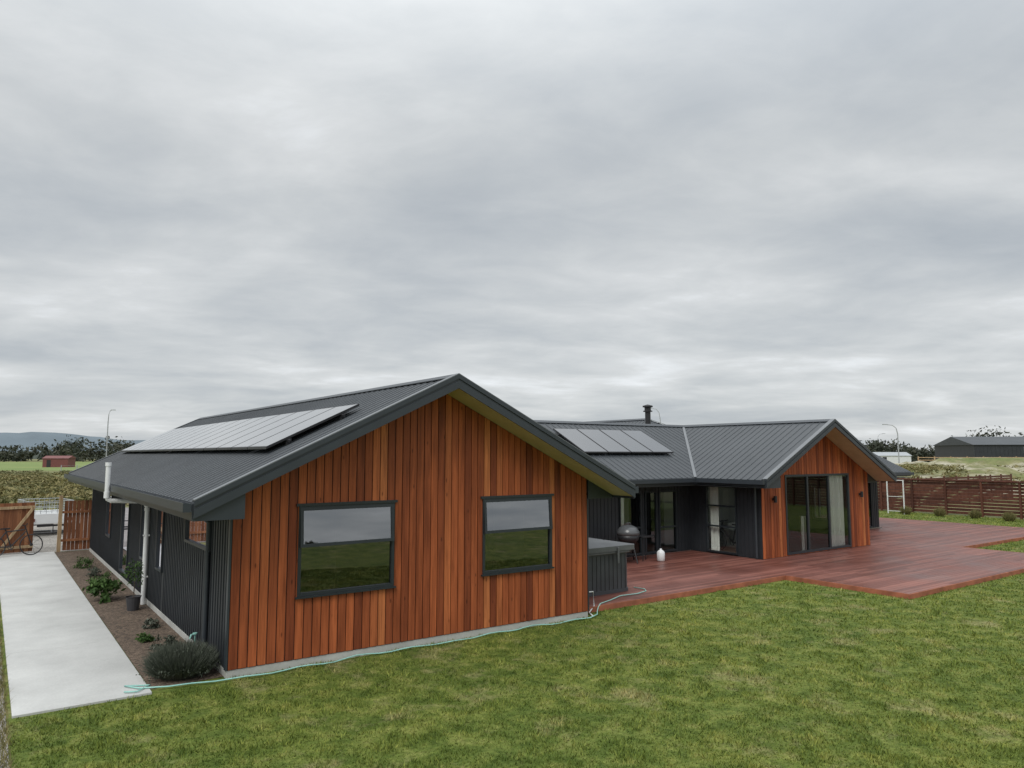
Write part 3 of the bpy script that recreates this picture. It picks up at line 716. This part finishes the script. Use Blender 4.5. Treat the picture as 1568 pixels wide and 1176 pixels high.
s.prism([(.05,-.09,.25),(.15,-.09,.25),(1.0,-.09,1.5),(.9,-.09,1.5)],(0,.043,0),1)
s.obj('gate_leaf',[M_GATE,M_PALE],gg)
car=empty('cage_trailer',M@Matrix.Translation((-.75,24,0))@Matrix.Rotation(math.radians(8),4,'Z'))
s=MB(); s.box(-.8,.8,0,.04,.5,.9); s.box(-.8,.8,2.36,2.4,.5,.9); s.box(-.8,-.76,.041,2.359,.5,.9); s.box(.76,.8,.041,2.359,.5,.9); s.box(-.76,.76,.041,2.359,.5,.53)
s.box(-1.02,-.81,.75,1.65,.68,.72); s.box(.81,1.02,.75,1.65,.68,.72); s.obj('tray',[M_WHITE],car,bevel=.01)
s=MB()
for z in (1.0,1.2,1.4):
    for y in (.02,2.38): s.tube([(-.78,y,z),(.78,y,z)],.012,0,6)
    for x in (-.78,.78): s.tube([(x,.02,z),(x,2.38,z)],.012,0,6)
for k in range(9):
    for y in (.02,2.38): s.tube([(-.78+k*.195,y,.9),(-.78+k*.195,y,1.4)],.010,0,6)
for k in range(1,12):
    for x in (-.78,.78): s.tube([(x,.02+k*.197,.9),(x,.02+k*.197,1.4)],.010,0,6)
s.obj('mesh_cage',[M_GALV],car)
s=MB()
for x in (-.98,.84): s.tube([(x,1.2,.33),(x+.15,1.2,.33)],.32,0,20)
s.box(-.5,.5,-.04,-.005,.38,.46); s.tube([(-.7,2.4,.47),(0,3.5,.47),(.7,2.4,.47)],.035); s.obj('wheels_and_drawbar',[M_BLACK],car)
s=MB(); s.box(-.78,-.58,-.03,-.002,.6,.72); s.box(.58,.78,-.03,-.002,.6,.72); s.obj('tail_lights',[M_RED],car)
tr=empty('small_trailer',M@Matrix.Translation((-2.0,19.2,0))); s=MB()
s.tube([(-2,0,.55),(1.0,0,.55)],.03); s.tube([(-2,.9,.55),(1.0,.9,.55)],.03); s.tube([(1.0,0,.55),(1.9,.45,.55),(1.0,.9,.55)],.03); s.tube([(1.85,.45,0.05),(1.85,.45,.8)],.025)
for x in (-2,-1,0,1.0): s.tube([(x,0,.55),(x,.9,.55)],.02); s.tube([(x,0,.55),(x,0,.85)],.015)
s.tube([(-2,0,.85),(1.0,0,.85)],.02); s.tube([(-.5,-.18,.28),(-.5,-.02,.28)],.28,0,18); s.tube([(-.5,.92,.28),(-.5,1.08,.28)],.28,0,18)
s.obj('frame_and_wheels',[M_BLACK],tr)

I4=Matrix.Identity(4)
# ---------------------------------------------------------------- background
def px(x,Y): return (x-784)/1122*Y
items=[]
for i in range(120):
    Y=random.uniform(48,140); X=random.uniform(px(-120,Y),px(330,Y)); r=random.uniform(.8,2.2)
    items.append((X,Y,.08,r*1.6,r*1.2,random.uniform(.12,.4)*(1 if Y<100 else 1.3),14,260,.17))
foliage('scrub',items,M_SCRUB,None,I4)
items=[]
for i in range(200):
    Y=random.uniform(42,120); X=random.uniform(px(-120,Y),px(330,Y)); r=random.uniform(.8,2)
    items.append((X,Y,.1,r*1.4,r,.3,10,160,.2))
foliage('rough_dry_grass',items,M_DRY,None,I4)
items=[]
for i in range(80):
    Y=random.uniform(330,420); X=px(random.uniform(-200,420),Y); h=random.uniform(3,7)*(1.5 if 100<784+X/Y*1122<200 else 1)
    items.append((X,Y,h*.55,h*.8,h,h*.6,14,240,.9))
foliage('distant_trees',items,M_TREE,None,I4)
items=[]
for x0,x1,hh,Y0 in ((1300,1378,8.5,200),(1380,1450,6,230),(1462,1570,10.5,215),(1570,1800,6,220)):
    for i in range(16):
        Y=Y0+random.uniform(-10,15); X=px(random.uniform(x0,x1),Y); h=hh*random.uniform(.6,1.0)
        items.append((X,Y,h*.5,h*.5,h*.45,h*.46,16,420,.5))
foliage('distant_trees',items,M_TREE,None,I4)
# dark tree belt on the other side of the section (seen in the window reflections)
items=[]
for i in range(70):
    t=random.uniform(math.radians(190),math.radians(330)); R=random.uniform(110,150); h=random.uniform(2,4.5)
    items.append((R*math.cos(t),R*math.sin(t),h*.5,h*.8,h*.8,h*.5,12,200,.8))
foliage('tree_belt',items,M_TREE,None,I4)
def ring(name,R,mat,hf,z0=0,n=540,a0=0,a1=2*math.pi):
    s=MB(); vs=[]
    for i in range(n+1):
        t=a0+(a1-a0)*i/n
        hgt=hf(t); cx,cy=R*math.cos(t),R*math.sin(t)
        vs+=[(cx,cy,z0-2),(cx*1.02,cy*1.02,z0+hgt*.55),(cx*1.06,cy*1.06,z0+hgt),(cx*1.3,cy*1.3,z0-2)]
    fs=[]
    for i in range(n):
        for k in range(3): fs.append((4*i+k,4*i+4+k,4*i+5+k,4*i+1+k))
    s.add(vs,fs); return s.obj(name,[mat],None,I4,smooth=True)
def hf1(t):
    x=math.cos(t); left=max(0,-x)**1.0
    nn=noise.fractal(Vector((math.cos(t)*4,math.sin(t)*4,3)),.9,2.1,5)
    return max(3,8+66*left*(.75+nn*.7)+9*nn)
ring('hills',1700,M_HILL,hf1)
def hf2(t):
    nn=noise.fractal(Vector((math.cos(t)*30,math.sin(t)*30,9)),.8,2.1,5); return 5+4*nn
ring('distant_scrubland',620,M_HILL2,hf2)
s=MB(); nx,ny=90,40; vs=[]
for j in range(ny+1):
    for i in range(nx+1):
        X=34+i*1.3; Y=58+j*1.6
        e=min(1,i/8)*min(1,j/6)*min(1,(ny-j)/5)*min(1,(nx-i)/8)
        h=1.7+1.6*noise.fractal(Vector((X*.05,Y*.05,1)),.9,2.1,5)+.45*noise.fractal(Vector((X*.3,Y*.3,4)),.9,2.1,4)+.9*j/ny
        vs.append((X,Y,min(3.0,max(-.2,h))*e-.1))
fs=[(j*(nx+1)+i,j*(nx+1)+i+1,(j+1)*(nx+1)+i+1,(j+1)*(nx+1)+i) for j in range(ny) for i in range(nx)]
s.add(vs,fs); s.obj('sandy_bank',[M_SAND],None,I4,smooth=True)
items=[]
for i in range(130):
    Y=random.uniform(60,100); X=px(random.uniform(1360,1640),Y); items.append((X,Y,1.8*min(1,(Y-58)/10),.9,.7,.35,10,110,.13))
foliage('bank_tussocks',items,M_DRY,None,I4)
wh=empty('dark_warehouse',Matrix.Translation((px(1492,128),128,1.6))@Matrix.Rotation(math.radians(-8),4,'Z')); s=MB()
s.box(0,40,0,16,0,3.4,0); 
s.prism([(-.3,-.3,3.4),(-.3,16.3,3.4),(-.3,8,5.0)],(40.6,0,0),1)
for k in range(60): s.box(.2+k*.66,.3+k*.66,-.03,-.002,0,3.38,0)
for k in range(4): s.box(8+k*7,11.5+k*7,-.06,-.035,0,3.0,2)
s.obj('shed_shell',[M_DARKWALL,M_ROOF,M_GALV],wh)
sh=empty('red_shed',Matrix.Translation((px(66,190),190,0))@Matrix.Rotation(math.radians(6),4,'Z')); s=MB()
s.box(0,6.2,0,4,0,2.3,0); s.prism([(-.2,-.2,2.3),(-.2,4.2,2.3),(-.2,2,3.0)],(6.6,0,0),0); s.box(1,2,-.03,-.002,0,1.9,1); s.obj('shell',[M_RED,M_BLACK],sh)
for x,Y,w in ((1345,180,8),):
    bl=empty('distant_white_building',Matrix.Translation((px(x,Y),Y,1))); s=MB(); s.box(0,w,0,5,0,2.0,0); s.prism([(-.2,-.2,2.0),(-.2,5.2,2.0),(-.2,2.5,2.9)],(w+.4,0,0),1); s.box(1,2,-.03,-.002,.8,1.7,2); s.obj('shell',[M_WHITE,M_GALV,M_BLACK],bl)
s=MB()
for k in range(26): s.box(-86+k*3,-85.88+k*3,139.9,140,0,1.3)
for z in (.4,.8,1.2): s.box(-86,-11,139.95,139.97,z,z+.02)
s.obj('wire_fence',[M_GALV],None,I4)
s=MB()
for k in range(22): s.box(62+k*2.5,62.15+k*2.5,112,112.1,1.5,3.0)
for z in (2.0,2.4,2.8): s.box(62,116,112.02,112.08,z,z+.1)
s.obj('rail_fence',[M_PALE],None,I4)
def lamp(X,Y,h,arm,z0=0):
    e=empty('street_lamp',Matrix.Translation((X,Y,z0))); s=MB()
    s.tube([(0,0,0),(0,0,h*.82),(arm*.12,0,h*.93),(arm*.45,0,h*.985),(arm,0,h)],[.10,.08,.06,.05,.05],0,8)
    s.box(arm-.1 if arm>0 else arm-.6,arm+.6 if arm>0 else arm+.1,-.12,.12,h-.05,h+.06); s.obj('pole',[M_GALV],e)
lamp(px(163,120),120,10.6,.5,0); lamp(px(1376,110),110,7.8,-1.6,0); lamp(px(1012,150),150,12.8,-1.8); lamp(px(1345,200),200,9,1.5)

# ---------------------------------------------------------------- world
w=bpy.data.worlds.new('World'); scene.world=w; w.use_nodes=True; nt=w.node_tree; nt.nodes.clear()
out=N(nt,'ShaderNodeOutputWorld'); bg=N(nt,'ShaderNodeBackground'); nt.links.new(bg.outputs[0],out.inputs[0])
sky=N(nt,'ShaderNodeTexSky'); sky.sky_type='NISHITA'; sky.sun_disc=False; sky.sun_elevation=math.radians(48); sky.sun_rotation=math.radians(200)
tc=N(nt,'ShaderNodeTexCoord'); sep=N(nt,'ShaderNodeSeparateXYZ'); nt.links.new(tc.outputs['Generated'],sep.inputs[0])
zz=math_n(nt,'ADD',math_n(nt,'MAXIMUM',sep.outputs[2],0.0),.13)
cx=math_n(nt,'DIVIDE',sep.outputs[0],zz); cy=math_n(nt,'DIVIDE',sep.outputs[1],zz)
cmb=N(nt,'ShaderNodeCombineXYZ'); nt.links.new(cx,cmb.inputs[0]); nt.links.new(cy,cmb.inputs[1])
def mapv(rot,sc,loc_=(0,0,0)):
    mp=N(nt,'ShaderNodeMapping'); mp.inputs['Rotation'].default_value=(0,0,math.radians(rot)); mp.inputs['Scale'].default_value=sc; mp.inputs['Location'].default_value=loc_
    nt.links.new(cmb.outputs[0],mp.inputs[0]); return mp.outputs[0]
n1=noise_n(nt,mapv(-30,(.8,1.0,1),(3.1,1.7,0)),1.0,7,.5,.5)
n2=noise_n(nt,mapv(-35,(.28,.55,1),(7,2,0)),1.0,4,.5,.3)
n3=noise_n(nt,mapv(-20,(2.6,3.3,1),(1,5,0)),1.0,6,.6,.3)
fm=math_n(nt,'ADD',math_n(nt,'MULTIPLY',n1,.48),math_n(nt,'ADD',math_n(nt,'MULTIPLY',n2,.33),math_n(nt,'MULTIPLY',n3,.19)))
cloud=ramp(nt,fm,[(.36,(.41,.445,.48)),(.44,(.485,.515,.54)),(.50,(.555,.58,.595)),(.56,(.64,.66,.67)),(.65,(.85,.88,.91))])
zen=N(nt,'ShaderNodeMapRange'); zen.interpolation_type='SMOOTHSTEP'
nt.links.new(sep.outputs[2],zen.inputs[0]); zen.inputs[1].default_value=.35; zen.inputs[2].default_value=1.0; zen.inputs[3].default_value=1.0; zen.inputs[4].default_value=2.7
cb2=N(nt,'ShaderNodeVectorMath',operation='SCALE'); nt.links.new(cloud,cb2.inputs[0]); nt.links.new(zen.outputs[0],cb2.inputs['Scale'])
skys=mixc(nt,1.0,sky.outputs[0],(.10,.10,.10),'MULTIPLY')
col=mixc(nt,.95,skys,cb2.outputs[0])
nt.links.new(col,bg.inputs[0]); bg.inputs[1].default_value=1.08
sun=bpy.data.lights.new('sun','SUN'); sun.energy=1.5; sun.angle=math.radians(25); sun.color=(1,.97,.92)
so=bpy.data.objects.new('sun',sun); scene.collection.objects.link(so)
az=math.radians(200); el=math.radians(48)
d=Vector((math.sin(az)*math.cos(el),math.cos(az)*math.cos(el),math.sin(el)))
so.rotation_euler=d.to_track_quat('Z','Y').to_euler()
# ---------------------------------------------------------------- camera
cam=bpy.data.cameras.new('camera'); co=bpy.data.objects.new('camera',cam); scene.collection.objects.link(co)
co.location=(0,0,H); co.rotation_euler=(math.radians(90)+math.atan(108/1117),0,0)
cam.sensor_width=36; cam.lens=1117/1568*36; cam.clip_end=9000; cam.clip_start=.1
scene.camera=co
